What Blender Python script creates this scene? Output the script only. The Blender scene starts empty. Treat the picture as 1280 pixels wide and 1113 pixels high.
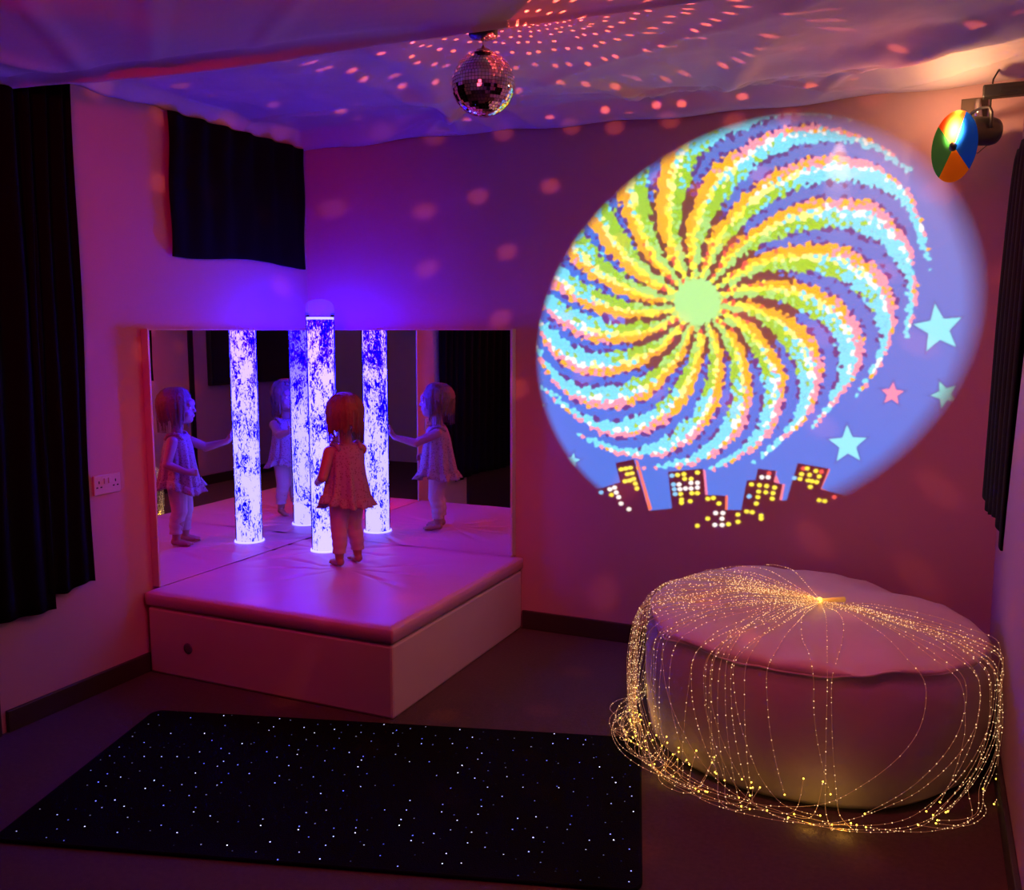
import bpy, bmesh, math, random
import numpy as np
from mathutils import Vector, Matrix, noise
random.seed(7)
rng = np.random.default_rng(5)
S = bpy.context.scene
C = S.collection
PI = math.pi
R = math.radians

# ------------------------------------------------------------------ camera, world, light, exposure
CAM = Vector((3.301, -4.426, 1.6))
PITCH, YAW, FPX = math.atan(143.5/1157.0), R(24.24), 1157.0
cam_d = bpy.data.cameras.new('camera'); cam_d.sensor_width = 36; cam_d.lens = FPX*36/1280
cam = bpy.data.objects.new('camera', cam_d); C.objects.link(cam)
cam.location = CAM; cam.rotation_euler = (PI/2-PITCH, 0, YAW)
cam_d.clip_start = 0.02
S.camera = cam
W = bpy.data.worlds.new('world'); S.world = W; W.use_nodes = True
W.node_tree.nodes['Background'].inputs[0].default_value = (0.9, 0.35, 0.45, 1)
W.node_tree.nodes['Background'].inputs[1].default_value = 0.0
S.view_settings.view_transform = 'Standard'; S.view_settings.look = 'None'
S.view_settings.exposure = 0.0; S.view_settings.gamma = 1.0; S.view_settings.use_curve_mapping = False

def lamp(name, kind, loc, color, energy, target=None, size=0.05, cone=None, blend=0.3):
    l = bpy.data.lights.new(name, kind); l.color = color; l.energy = energy; l.shadow_soft_size = size
    if kind == 'SPOT':
        l.spot_size = R(cone); l.spot_blend = blend
    o = bpy.data.objects.new(name, l); C.objects.link(o); o.location = loc
    if target is not None:
        o.rotation_euler = (Vector(target)-Vector(loc)).to_track_quat('-Z', 'Y').to_euler()
    return o

XW, YB, YN, ZC = 3.60, 0.03, -5.3, 2.85       # right wall, back wall, near wall, ceiling
BALL = Vector((1.944, -1.637, 2.387)); BALL_R = 0.102
TUBE = Vector((0.305, -0.28, 0)); TUBE_R = 0.076
PL = 0.395                                    # top of the podium mat

# party pinspots, and added pink fill lamps for the room's dim glow
lamp('pink_room_fill', 'POINT', (2.2, -2.8, 2.1), (1.0, 0.06, 0.12), 7.0, size=0.2)
lamp('pink_down_fill', 'SPOT', (2.92, -1.95, 2.46), (1.0, 0.115, 0.17), 60.0, target=(2.75, -1.0, 0.0), size=0.08, cone=140, blend=.7)
lamp('red_pinspot', 'SPOT', (2.1, -4.2, 2.2), (1.0, 0.0, 0.08), 165, target=(0.0, -1.1, 1.75), size=0.06, cone=50, blend=1.0)
lamp('magenta_pinspot', 'SPOT', (1.65, -2.22, 2.44), (1.0, 0.0, 0.12), 85, target=(0.60, -0.55, 0.7), size=0.03, cone=62, blend=1.0)
lamp('red_uplight', 'SPOT', (2.6, -3.2, 2.38), (1.0, 0.02, 0.08), 16.0, target=(0.9, -1.75, 2.54), size=0.02, cone=40, blend=0.8)

# ------------------------------------------------------------------ projector: picture slide made of numbers, thrown onto the back wall
PROJ = Vector((2.40, -4.55, 1.72)); PD = YB - PROJ.y
IX0, IX1, IZ0, IZ1 = 1.30, 3.60, 0.50, 2.80
def slide_picture(nx=1000, nz=1000):
    xs = IX0 + (np.arange(nx)+.5)/nx*(IX1-IX0); zs = IZ0 + (np.arange(nz)+.5)/nz*(IZ1-IZ0)
    X, Z = np.meshgrid(xs, zs)
    # coordinates in which the picture was drawn (a keystoned drawing grid)
    cy_, sy_ = math.cos(YAW), math.sin(YAW); cp, sp = math.cos(PITCH), math.sin(PITCH)
    fw = np.array([-sy_*cp, cy_*cp, -sp]); rt = np.array([cy_, sy_, 0]); up = np.cross(rt, fw)
    dx, dy, dz = X-CAM.x, (0-CAM.y), Z-CAM.z
    d = dx*fw[0]+dy*fw[1]+dz*fw[2]
    px = 640+FPX*(dx*rt[0]+dy*rt[1]+dz*rt[2])/d; py = 556.5-FPX*(dx*up[0]+dy*up[1]+dz*up[2])/d
    def lin(c): 
        c = np.array(c)/255.0
        return np.where(c <= .04045, c/12.92, ((c+.055)/1.055)**2.4)
    img = np.zeros((nz, nx, 3))
    ex, ez = X-2.472, Z-1.597
    th = np.arctan2(ez, ex); rr = np.hypot(ex, ez)
    rad = 1.0 + .085*np.cos(2*(th-R(33)))
    q = rr/rad
    soft = np.where(ex > .2, .10, .035) + .03*np.clip(ez, 0, 1)
    inside = np.clip((1-q)/soft, 0, 1)**1.0
    # ground colour: blue at the foot, lilac to the top right
    g = np.clip((ex*.55+ez*.8+.15)/1.3, 0, 1)[..., None]
    img[:] = lin((0, 108, 200))*(1-g) + lin((80, 112, 176))*g
    # dabs of colour
    cs = 4.6
    def cell(px, py):
        best = np.full(px.shape, 1e9); sec = np.full(px.shape, 1e9); bx = np.zeros(px.shape); by = np.zeros(px.shape); hh = np.zeros(px.shape)
        jx = rng.random((400, 400)); jy = rng.random((400, 400)); jh = rng.random((400, 400))
        ix = np.floor(px/cs).astype(int); iy = np.floor(py/cs).astype(int)
        for a in (-1, 0, 1):
            for b in (-1, 0, 1):
                cx_, cy2 = ix+a, iy+b
                qx = (cx_+jx[cy2 % 400, cx_ % 400])*cs; qy = (cy2+jy[cy2 % 400, cx_ % 400])*cs
                dd = (px-qx)**2+(py-qy)**2
                m = dd < best
                sec = np.where(m, best, np.minimum(sec, dd)); best = np.where(m, dd, best); bx = np.where(m, qx, bx); by = np.where(m, qy, by); hh = np.where(m, jh[cy2 % 400, cx_ % 400], hh)
        return bx, by, hh, np.sqrt(sec)-np.sqrt(best)
    bx, by, hh, bord = cell(px, py)
    mx, my = 870.0, 377.0
    def pol(x, y): return np.hypot(x-mx, y-my), np.degrees(np.arctan2(y-my, x-mx))
    ang = [-165, -150, -130, -110, -90, -75, -60, -40, -28, -8, 12, 34, 56, 76, 99, 119, 134.5, 151, 170.5]
    tip = [250, 262, 290, 300, 290, 262, 280, 302, 306, 283, 254, 217, 205, 206, 211, 217, 213, 213, 206]
    aa = np.array([a-360 for a in ang]+ang+[a+360 for a in ang]); tt = np.array(tip*3)
    r, t = pol(bx, by)
    R_ = np.interp(t, aa, tt)
    rho = r/R_
    tw = np.interp(rho, [0, .27, .46, .66, .83, .94, 1.0, 1.06], [0, 5, 13.4, 22.2, 33, 43.5, 56, 64])
    ph = ((tw+50 - t)/20.0) % 1.0           # 0 = leading edge of an arm, 1 = trailing edge
    ph = (ph+(hh-.5)*.10) % 1.0
    h2 = (hh*7.13) % 1; h3 = (hh*31.7) % 1
    # trailing gap grows outwards
    gap = np.interp(rho, [0, .15, .3, .6, .85, 1.0, 1.05], [.64, .72, .72, .66, .60, .48, 0.0]) + np.where(rho < .98, .10*np.clip(-np.cos(np.radians(t-30)), 0, 1), 0)
    green1, green2, cyan, white = (150, 215, 110), (140, 200, 30), (95, 215, 235), (235, 245, 235)
    yellow, orange, pink, coral, brown = (238, 235, 60), (250, 175, 10), (245, 150, 165), (235, 90, 60), (84, 58, 34)
    col = np.zeros(img.shape); a = (ph < gap)
    rel = ph/np.maximum(gap, .01)
    def put(mask, c): col[mask] = lin(c)
    z1 = rel < .42; z2 = (rel >= .42) & (rel < .66); z3 = rel >= .66
    rj = rho + (h2-.5)*.22
    put(z1 & (rj < .36), green1); put(z1 & (rj >= .36) & (rj < .58), green2); put(z1 & (rj >= .58), cyan)
    put(z1 & (rj >= .58) & (rj < .75) & (h3 < .25), green2)
    put(z2 & (rj < .42), yellow); put(z2 & (rj >= .42) & (rj < .66), (235, 240, 130)); put(z2 & (rj >= .66), white)
    put(z2 & (rj > .5) & (h3 < .3), cyan); put(z2 & (rj > .8) & (h3 > .6), cyan)
    put(z3 & (rj < .22), yellow); put(z3 & (rj >= .22) & (rj < .68), orange); put(z3 & (rj >= .68), pink)
    put(z3 & (rj < .3) & (h3 < .22), coral); put(z3 & (rj > .6) & (h3 < .2), orange)
    col[bord < .55] *= .72
    img[a] = col[a]
    browny = (~a) & (rho < .42 + .08*np.sin(np.radians(t)*3+hh)+.1*(h2-.5)) 
    img[browny] = lin(brown)
    # thin ink line at the arm edges
    edge = (~a) & (~browny) & (rho < .95) & ((ph < gap+.07) | (ph > .93)) & (h2 < .75)
    img[edge] = lin((60, 52, 120))
    r0, t0 = pol(px, py)
    hubm = r0 < 27 + 4*np.abs(((t0 / 20.0) % 1.0)-.5)*2
    img[hubm] = lin((150, 222, 130))
    # stars
    def star(x, y, ro, rot, c, k=.44):
        dx, dy = px-x, py-y; r1 = np.hypot(dx, dy); t1 = (np.degrees(np.arctan2(dy, dx))-rot) % 72
        t1 = np.minimum(t1, 72-t1); ca, sa = r1*np.cos(np.radians(t1)), r1*np.sin(np.radians(t1))
        ax_, ay_, bx_, by_ = ro, 0, ro*k*math.cos(R(36)), ro*k*math.sin(R(36))
        e = (bx_-ax_)*(sa-ay_)-(by_-ay_)*(ca-ax_)
        img[(e > -ro*1.6) & (r1 < ro+5)] *= .72
        img[(e > 0)] = lin(c)
    star(1173, 411, 32, -98, (112, 216, 226)); star(1059, 557, 25, -92, (112, 216, 232)); star(1181, 494, 18, -112, (105, 210, 205))
    star(1115, 493, 15, -85, (240, 135, 160)); star(713, 577, 10, -80, (112, 216, 232)); star(672, 509, 7, -90, (112, 216, 232))
    # skyline
    black = np.array([.0, .0, .0])
    def poly(pts, c, hole=False):
        m = np.zeros(px.shape, bool); n = len(pts)
        for i in range(n):
            x1, y1 = pts[i]; x2, y2 = pts[(i+1) % n]
            if y1 == y2: continue
            cnd = ((py >= min(y1, y2)) & (py < max(y1, y2)) & (px < (x2-x1)*(py-y1)/(y2-y1)+x1))
            m ^= cnd
        img[m] = c
    glow = lin((235, 110, 70))
    poly([(792, 576), (795, 577), (813, 638), (809, 640)], glow)
    poly([(876, 588), (880, 589), (883, 620), (879, 620)], lin((225, 120, 150)))
    poly([(905, 621), (908, 621), (908, 640), (905, 640)], glow)
    poly([(967, 590), (970, 590), (965, 606), (980, 607), (976, 628), (972, 628), (974, 607)], lin((225, 120, 130)))
    poly([(1033, 587), (1037, 588), (1026, 612), (1052, 622), (1048, 624), (1023, 614)], glow)
    sky = [(600, 720), (600, 620), (745, 613), (773, 604), (767, 580), (790, 575), (809, 640), (838, 637), (833, 591), (877, 587), (880, 620), (905, 621),
           (905, 639), (925, 639), (932, 602), (943, 601), (946, 587), (969, 590), (966, 604), (977, 607), (973, 627), (982, 627), (996, 580), (1035, 587),
           (1025, 613), (1060, 622), (1200, 640), (1200, 720)]
    poly(sky, black)
    y_, w_, c_, r_ = (240, 225, 50), (240, 235, 225), (110, 190, 230), (225, 80, 60)
    win = [(774, 588, y_), (780, 587, y_), (786, 586, y_), (782, 594, y_), (788, 593, y_), (779, 603, y_), (785, 602, y_), (790, 600, y_), (792, 606, y_), (794, 612, y_),
           (760, 613, w_), (766, 611, w_), (768, 617, w_), (771, 623, w_), (774, 631, w_), (762, 620, y_), (749, 617, c_), (784, 638, w_),
           (838, 596, c_), (845, 595, y_), (853, 594, y_), (870, 592, y_), (854, 600, y_), (862, 600, y_), (840, 607, c_), (847, 607, w_), (862, 605, w_), (870, 605, w_),
           (841, 613, c_), (848, 613, w_), (855, 612, w_), (862, 612, w_), (870, 611, w_), (842, 619, c_), (849, 619, y_), (863, 618, y_), (870, 618, y_),
           (850, 626, y_), (850, 630, y_), (861, 628, y_), (883, 625, y_), (890, 624, y_), (897, 631, y_), (893, 643, w_), (902, 643, w_), (901, 650, w_),
           (883, 650, y_), (892, 658, w_), (901, 658, w_), (909, 657, y_), (870, 659, y_), (921, 645, y_), (921, 654, y_), (932, 641, y_), (939, 642, y_), (950, 646, y_), (950, 650, y_),
           (960, 593, r_), (951, 598, w_), (959, 598, w_), (938, 607, y_), (948, 608, y_), (957, 609, y_), (967, 611, y_), (947, 616, y_), (956, 617, y_), (965, 618, y_),
           (935, 622, c_), (946, 623, y_), (964, 625, y_), (944, 631, y_), (1003, 587, r_), (1008, 587, y_), (1019, 590, y_), (1026, 591, r_), (1001, 594, y_), (1011, 595, y_),
           (1023, 597, y_), (992, 599, c_), (999, 600, y_), (1009, 602, y_), (1014, 603, y_), (1020, 604, y_), (1012, 610, y_), (1023, 627, y_), (1030, 628, y_), (1042, 623, r_)]
    winm = np.zeros(px.shape, bool)
    for x, y, c in win:
        wm = ((px-x)/3.1)**2+((py-y)/2.6)**2 < 1; img[wm] = lin(c); winm |= wm
    k = np.where(winm & (q < 1.07), np.maximum(inside, .85), inside)
    img *= k[..., None]
    # keep the blank black outside the disc but let the printed windows below it shine
    # slide density is undone by the lens falloff
    co = PD/np.sqrt((X-PROJ.x)**2+PD**2+(Z-PROJ.z)**2)
    img /= (co**3)[..., None]
    img *= np.array((1.0, 1.48, 1.42))
    # slight lens softness
    for _ in range(2):
        img[1:-1, 1:-1] = (img[1:-1, 1:-1]*2+img[:-2, 1:-1]+img[2:, 1:-1]+img[1:-1, :-2]+img[1:-1, 2:])/6
    out = np.ones((nz, nx, 4), np.float32); out[..., :3] = img
    im = bpy.data.images.new('slide_picture', nx, nz, float_buffer=True, is_data=True)
    im.pixels.foreach_set(out.ravel()); im.update(); im.pack()
    return im
def build_projector_light():
    l = bpy.data.lights.new('projector_beam', 'SPOT'); l.energy = 1.0; l.spot_size = R(40); l.spot_blend = 0.0; l.shadow_soft_size = 0.004
    l.spot_size = R(46)
    o = bpy.data.objects.new('projector_beam', l); C.objects.link(o); o.location = PROJ; o.rotation_euler = (PI/2, 0, 0)
    l.use_nodes = True; nt = l.node_tree; N = nt.nodes; K = nt.links.new; em = N['Emission']
    tc = N.new('ShaderNodeTexCoord'); sp = N.new('ShaderNodeSeparateXYZ'); K(tc.outputs['Normal'], sp.inputs[0])
    def m(op, a, b):
        n = N.new('ShaderNodeMath'); n.operation = op
        for i, v in enumerate((a, b)):
            if isinstance(v, (int, float)): n.inputs[i].default_value = v
            else: K(v, n.inputs[i])
        return n.outputs[0]
    nz = m('MULTIPLY', sp.outputs[2], -1.0)
    u = m('ADD', m('MULTIPLY', m('DIVIDE', sp.outputs[0], nz), PD/(IX1-IX0)), (PROJ.x-IX0)/(IX1-IX0))
    v = m('ADD', m('MULTIPLY', m('DIVIDE', sp.outputs[1], nz), PD/(IZ1-IZ0)), (PROJ.z-IZ0)/(IZ1-IZ0))
    cb = N.new('ShaderNodeCombineXYZ'); K(u, cb.inputs[0]); K(v, cb.inputs[1])
    im = N.new('ShaderNodeTexImage'); im.image = slide_picture(); im.extension = 'CLIP'; K(cb.outputs[0], im.inputs[0])
    K(im.outputs[0], em.inputs[0]); em.inputs[1].default_value = 2500
build_projector_light()

# lamp added beside the mirror ball stands in for its reflections: rings of spots
def build_ball_light():
    l = bpy.data.lights.new('ball_spots_lamp', 'POINT'); l.energy = 1.0; l.shadow_soft_size = 0.001
    o = bpy.data.objects.new('ball_spots_lamp', l); C.objects.link(o); o.location = BALL+Vector((.045, .100, .040))
    l.use_nodes = True; nt = l.node_tree; N = nt.nodes; K = nt.links.new; em = N['Emission']
    g = N.new('ShaderNodeNewGeometry'); sp = N.new('ShaderNodeSeparateXYZ'); K(g.outputs['Incoming'], sp.inputs[0])
    def m(op, a, b=0.0, c=None):
        n = N.new('ShaderNodeMath'); n.operation = op
        for i, v in enumerate((a, b) if c is None else (a, b, c)):
            if isinstance(v, (int, float)): n.inputs[i].default_value = v
            else: K(v, n.inputs[i])
        return n.outputs[0]
    D = R(10.0)
    el0 = m('ARCSINE', sp.outputs[2]); hi = m('GREATER_THAN', el0, 0.13); dbl = m('ADD', hi, 1.0); el = m('MULTIPLY', el0, dbl); az = m('ARCTAN2', sp.outputs[1], sp.outputs[0])
    row = m('FLOOR', m('DIVIDE', el, D)); fe = m('SUBTRACT', m('DIVIDE', el, D), m('ADD', row, .5))
    elc = m('DIVIDE', m('MULTIPLY', m('ADD', row, .5), D), dbl); ce = m('COSINE', elc)
    n_ = m('MAXIMUM', m('ROUND', m('MULTIPLY', m('MULTIPLY', ce, dbl), 2*PI/D)), 1.0)
    fa_ = m('ADD', m('MULTIPLY', m('DIVIDE', az, 2*PI), n_), m('MULTIPLY', row, .37))
    colm = m('FLOOR', fa_); fa = m('SUBTRACT', fa_, m('ADD', colm, .5))
    cb = N.new('ShaderNodeCombineXYZ'); K(row, cb.inputs[0]); K(colm, cb.inputs[1])
    wn = N.new('ShaderNodeTexWhiteNoise'); wn.noise_dimensions = '2D'; K(cb.outputs[0], wn.inputs[0])
    s2 = N.new('ShaderNodeSeparateXYZ'); K(wn.outputs['Color'], s2.inputs[0])
    fa = m('ADD', fa, m('MULTIPLY', m('SUBTRACT', s2.outputs[0], .5), .34)); fe = m('ADD', fe, m('MULTIPLY', m('SUBTRACT', s2.outputs[1], .5), .34))
    d2 = m('ADD', m('MULTIPLY', fa, fa), m('MULTIPLY', m('MULTIPLY', fe, fe), 1.7))
    dist = m('SQRT', d2)
    dot = m('MULTIPLY_ADD', dist, -9.0, 2.0)      # soft edged disc of radius ~.17
    n2 = N.new('ShaderNodeClamp'); K(dot, n2.inputs[0])
    keep = m('GREATER_THAN', s2.outputs[2], .12)
    inten = m('MULTIPLY', n2.outputs[0], keep)
    # the spots on the far walls carry as much light as those overhead
    up = m('MAXIMUM', sp.outputs[2], .02)
    fall = m('DIVIDE', 1.0, m('ADD', m('MULTIPLY', m('MULTIPLY', up, up), 34.0), 1.0))
    fall = m('MULTIPLY', fall, m('MULTIPLY_ADD', m('MULTIPLY', hi, up), 28.0, 0.8))
    tot = m('MULTIPLY', m('ADD', inten, .035), fall)
    mixc = N.new('ShaderNodeMix'); mixc.data_type = 'RGBA'; K(m('MULTIPLY', inten, 1.0), mixc.inputs[0])
    mixc.inputs[6].default_value = (1, .03, .06, 1); mixc.inputs[7].default_value = (1, .16, .08, 1)
    K(mixc.outputs[2], em.inputs[0]); K(m('MULTIPLY', tot, 60.0), em.inputs[1])
build_ball_light()

# ------------------------------------------------------------------ materials
def mat(name, color=(.8, .8, .8), rough=.6, metal=0.0, bump=None, var=None, sheen=0.0, emis=None, trans=0.0, spec=.5):
    m = bpy.data.materials.new(name); m.use_nodes = True; nt = m.node_tree; N = nt.nodes; K = nt.links.new
    b = N['Principled BSDF']; b.inputs['Base Color'].default_value = (*color, 1); b.inputs['Roughness'].default_value = rough
    b.inputs['Metallic'].default_value = metal; b.inputs['Specular IOR Level'].default_value = spec
    tc = N.new('ShaderNodeTexCoord')
    if sheen: b.inputs['Sheen Weight'].default_value = sheen
    if emis: b.inputs['Emission Color'].default_value = (*emis[0], 1); b.inputs['Emission Strength'].default_value = emis[1]
    if var:          # (scale, amount)
        n = N.new('ShaderNodeTexNoise'); n.inputs['Scale'].default_value = var[0]; n.inputs['Detail'].default_value = 4; K(tc.outputs['Object'], n.inputs[0])
        mx = N.new('ShaderNodeMix'); mx.data_type = 'RGBA'; K(n.outputs[0], mx.inputs[0])
        mx.inputs[6].default_value = (*[c*(1-var[1]) for c in color], 1); mx.inputs[7].default_value = (*[min(1, c*(1+var[1])) for c in color], 1)
        K(mx.outputs[2], b.inputs['Base Color'])
    if bump:         # (scale, strength, distance)
        n = N.new('ShaderNodeTexNoise'); n.inputs['Scale'].default_value = bump[0]; n.inputs['Detail'].default_value = 3; K(tc.outputs['Object'], n.inputs[0])
        bp = N.new('ShaderNodeBump'); bp.inputs['Strength'].default_value = bump[1]; bp.inputs['Distance'].default_value = bump[2]
        K(n.outputs[0], bp.inputs['Height']); K(bp.outputs[0], b.inputs['Normal'])
    return m
def cloth_mat(name, color, translucent=.25):
    m = bpy.data.materials.new(name); m.use_nodes = True; nt = m.node_tree; N = nt.nodes; K = nt.links.new
    b = N['Principled BSDF']; b.inputs['Base Color'].default_value = (*color, 1); b.inputs['Roughness'].default_value = .9; b.inputs['Specular IOR Level'].default_value = .15
    t = N.new('ShaderNodeBsdfTranslucent'); t.inputs[0].default_value = (*color, 1)
    mx = N.new('ShaderNodeMixShader'); mx.inputs[0].default_value = translucent
    K(b.outputs[0], mx.inputs[1]); K(t.outputs[0], mx.inputs[2]); K(mx.outputs[0], N['Material Output'].inputs[0])
    tc = N.new('ShaderNodeTexCoord'); n = N.new('ShaderNodeTexNoise'); n.inputs['Scale'].default_value = 9; n.inputs['Detail'].default_value = 5; K(tc.outputs['Object'], n.inputs[0])
    bp = N.new('ShaderNodeBump'); bp.inputs['Strength'].default_value = .35; bp.inputs['Distance'].default_value = .015; K(n.outputs[0], bp.inputs['Height']); K(bp.outputs[0], b.inputs['Normal'])
    return m
M = {}
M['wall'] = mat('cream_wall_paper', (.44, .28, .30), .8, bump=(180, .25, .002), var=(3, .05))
M['ceil'] = mat('plaster', (.4, .35, .35), .9, var=(4, .05))
M['carpet'] = mat('brown_carpet', (.065, .040, .032), .95, bump=(300, .6, .004), var=(60, .3))
M['dark_wood'] = mat('dark_skirting', (.03, .018, .014), .5, var=(12, .2))
M['drape'] = cloth_mat('white_drape', (.56, .48, .50), .12)
M['black_cloth'] = mat('black_curtain_cloth', (.0025, .0025, .003), .95, bump=(200, .3, .002), var=(20, .2), spec=.1)
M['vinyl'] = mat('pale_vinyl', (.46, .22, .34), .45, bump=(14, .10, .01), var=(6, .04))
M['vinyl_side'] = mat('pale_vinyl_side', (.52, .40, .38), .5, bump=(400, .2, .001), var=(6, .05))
M['mirror'] = mat('mirror_glass', (.93, .93, .95), 0.0, 1.0, var=(2, .005))
M['black_plastic'] = mat('black_plastic', (.006, .006, .007), .45, var=(30, .1))
M['black_metal'] = mat('black_metal', (.006, .006, .007), .45, 0.0, var=(30, .1))
M['steel'] = mat('worn_steel', (.5, .47, .45), .3, .9, var=(30, .1))
M['white_plastic'] = mat('white_plastic', (.48, .40, .40), .35, var=(30, .03))
M['dark_hole'] = mat('dark_socket_hole', (.01, .01, .01), .8, var=(30, .1))
M['frame'] = mat('mirror_edge', (.45, .38, .38), .4, var=(10, .05))
M['screen'] = mat('tv_screen', (.006, .006, .008), .12, var=(8, .1))
M['skin'] = mat('skin', (.28, .13, .11), .5, var=(20, .05)); M['skin'].node_tree.nodes['Principled BSDF'].inputs['Subsurface Weight'].default_value = .08
M['hair'] = mat('blonde_hair', (.14, .075, .04), .75, bump=(160, .5, .004), var=(60, .25))
M['eye'] = mat('eye_white', (.8, .8, .8), .2, var=(10, .02)); M['iris'] = mat('iris', (.05, .09, .16), .2, var=(40, .2))
M['lip'] = mat('lip', (.6, .22, .2), .4, var=(30, .1))
M['bean'] = mat('beanbag_cloth', (.54, .40, .42), .75, bump=(6, .25, .02), var=(5, .05))
M['piping'] = mat('beanbag_piping', (.55, .45, .45), .7, var=(20, .05))

def tunic_mat():
    m = mat('floral_cotton', (.7, .55, .55), .85)
    nt = m.node_tree; N = nt.nodes; K = nt.links.new; b = N['Principled BSDF']
    tc = N['Texture Coordinate'] if 'Texture Coordinate' in N else N.new('ShaderNodeTexCoord')
    v = N.new('ShaderNodeTexVoronoi'); v.inputs['Scale'].default_value = 85; K(tc.outputs['Object'], v.inputs[0])
    r = N.new('ShaderNodeValToRGB'); r.color_ramp.elements[0].position = .28; r.color_ramp.elements[0].color = (.17, .07, .10, 1)
    r.color_ramp.elements[1].position = .36; r.color_ramp.elements[1].color = (.26, .17, .20, 1); K(v.outputs[0], r.inputs[0]); K(r.outputs[0], b.inputs['Base Color'])
    return m
M['tunic'] = tunic_mat()
M['leggings'] = mat('pale_leggings', (.38, .27, .32), .8, bump=(60, .4, .003), var=(30, .05))

def water_mat():
    m = bpy.data.materials.new('bubbling_water'); m.use_nodes = True; nt = m.node_tree; N = nt.nodes; K = nt.links.new
    for n in list(N):
        if n.type == 'BSDF_PRINCIPLED': N.remove(n)
    e = N.new('ShaderNodeEmission'); K(e.outputs[0], N['Material Output'].inputs[0])
    tc = N.new('ShaderNodeTexCoord'); mp = N.new('ShaderNodeMapping'); mp.inputs['Scale'].default_value = (1, 1, .5); K(tc.outputs['Object'], mp.inputs[0])
    def noi(s, d, det=3, dist=0.0):
        n = N.new('ShaderNodeTexNoise'); n.inputs['Scale'].default_value = s; n.inputs['Detail'].default_value = det; n.inputs['Roughness'].default_value = d
        n.inputs['Distortion'].default_value = dist; K(mp.outputs[0], n.inputs[0]); return n.outputs[0]
    def mth(op, a, b):
        n = N.new('ShaderNodeMath'); n.operation = op
        for i, v in enumerate((a, b)):
            if isinstance(v, (int, float)): n.inputs[i].default_value = v
            else: K(v, n.inputs[i])
        return n.outputs[0]
    big, fine = noi(12, .5, 2), noi(75, .6, 3, 1.2)
    sp = N.new('ShaderNodeSeparateXYZ'); K(tc.outputs['Object'], sp.inputs[0])
    mr = N.new('ShaderNodeMapRange'); K(sp.outputs[2], mr.inputs[0]); mr.inputs[1].default_value = .0; mr.inputs[2].default_value = 1.25; mr.inputs[3].default_value = .17; mr.inputs[4].default_value = -.015
    s = mth('ADD', mth('ADD', mth('MULTIPLY', big, .8), fine), mr.outputs[0])
    def ramp(lo, hi):
        n = N.new('ShaderNodeMapRange'); n.interpolation_type = 'SMOOTHSTEP'; K(s, n.inputs[0]); n.inputs[1].default_value = lo; n.inputs[2].default_value = hi; return n.outputs[0]
    foam, wash = mth('POWER', ramp(.88, 1.0), 1.6), ramp(.78, .97)
    hb = N.new('ShaderNodeMapRange'); K(sp.outputs[2], hb.inputs[0]); hb.inputs[1].default_value = .25; hb.inputs[2].default_value = 1.2; hb.inputs[3].default_value = 0.0; hb.inputs[4].default_value = 1.0
    blue = mth('MULTIPLY', mth('ADD', mth('MULTIPLY', wash, .98), .02), mth('ADD', mth('MULTIPLY', mth('POWER', hb.outputs[0], 2.2), 125.0), 4.0))
    cb = N.new('ShaderNodeCombineXYZ')
    K(mth('ADD', mth('MULTIPLY', foam, .86), mth('MULTIPLY', blue, .0022)), cb.inputs[0]); K(mth('MULTIPLY', foam, .72), cb.inputs[1]); K(blue, cb.inputs[2])
    K(cb.outputs[0], e.inputs[0]); e.inputs[1].default_value = 1.0
    return m
M['water'] = water_mat()
def clear_mat(name, tint=(1, 1, 1), gloss=.12, rough=.03):
    m = bpy.data.materials.new(name); m.use_nodes = True; nt = m.node_tree; N = nt.nodes; K = nt.links.new
    for n in list(N):
        if n.type == 'BSDF_PRINCIPLED': N.remove(n)
    t = N.new('ShaderNodeBsdfTransparent'); t.inputs[0].default_value = (*tint, 1); g = N.new('ShaderNodeBsdfGlossy'); g.inputs['Roughness'].default_value = rough
    lw = N.new('ShaderNodeLayerWeight'); lw.inputs[0].default_value = gloss; mx = N.new('ShaderNodeMixShader'); K(lw.outputs['Fresnel'], mx.inputs[0])
    K(t.outputs[0], mx.inputs[1]); K(g.outputs[0], mx.inputs[2]); K(mx.outputs[0], N['Material Output'].inputs[0]); return m
M['acrylic'] = clear_mat('clear_acrylic', (.93, .93, 1), .25)
def frost_mat():
    m = bpy.data.materials.new('frosted_cap'); m.use_nodes = True; nt = m.node_tree; N = nt.nodes; K = nt.links.new
    b = N['Principled BSDF']; b.inputs['Base Color'].default_value = (.8, .78, .95, 1); b.inputs['Roughness'].default_value = .25
    t = N.new('ShaderNodeBsdfTransparent'); t2 = N.new('ShaderNodeBsdfTranslucent'); mx = N.new('ShaderNodeMixShader'); mx.inputs[0].default_value = .20; m2 = N.new('ShaderNodeMixShader'); m2.inputs[0].default_value = .4
    K(t.outputs[0], mx.inputs[1]); K(b.outputs[0], m2.inputs[1]); K(t2.outputs[0], m2.inputs[2]); K(m2.outputs[0], mx.inputs[2]); K(mx.outputs[0], N['Material Output'].inputs[0]); return m
M['cap'] = frost_mat()
def emit_mat(name, color, strength, sample=True):
    m = bpy.data.materials.new(name); m.use_nodes = True; nt = m.node_tree; N = nt.nodes
    b = N['Principled BSDF']; b.inputs['Base Color'].default_value = (*color, 1); b.inputs['Emission Color'].default_value = (*color, 1); b.inputs['Emission Strength'].default_value = strength
    if not sample: m.cycles.emission_sampling = 'NONE'
    return m
M['blue_glow'] = emit_mat('blue_glow', (.10, .09, 1.0), 8)  # blue tube light put into the rings and bubbles as emission
M['spark'] = emit_mat('fibre_spark', (1.0, .72, .34), 1.5, False)
M['spark_hot'] = emit_mat('fibre_end', (1.0, .62, .06), 5.0, False)
M['strand'] = emit_mat('fibre_strand', (.62, .36, .16), .12, False)
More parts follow.
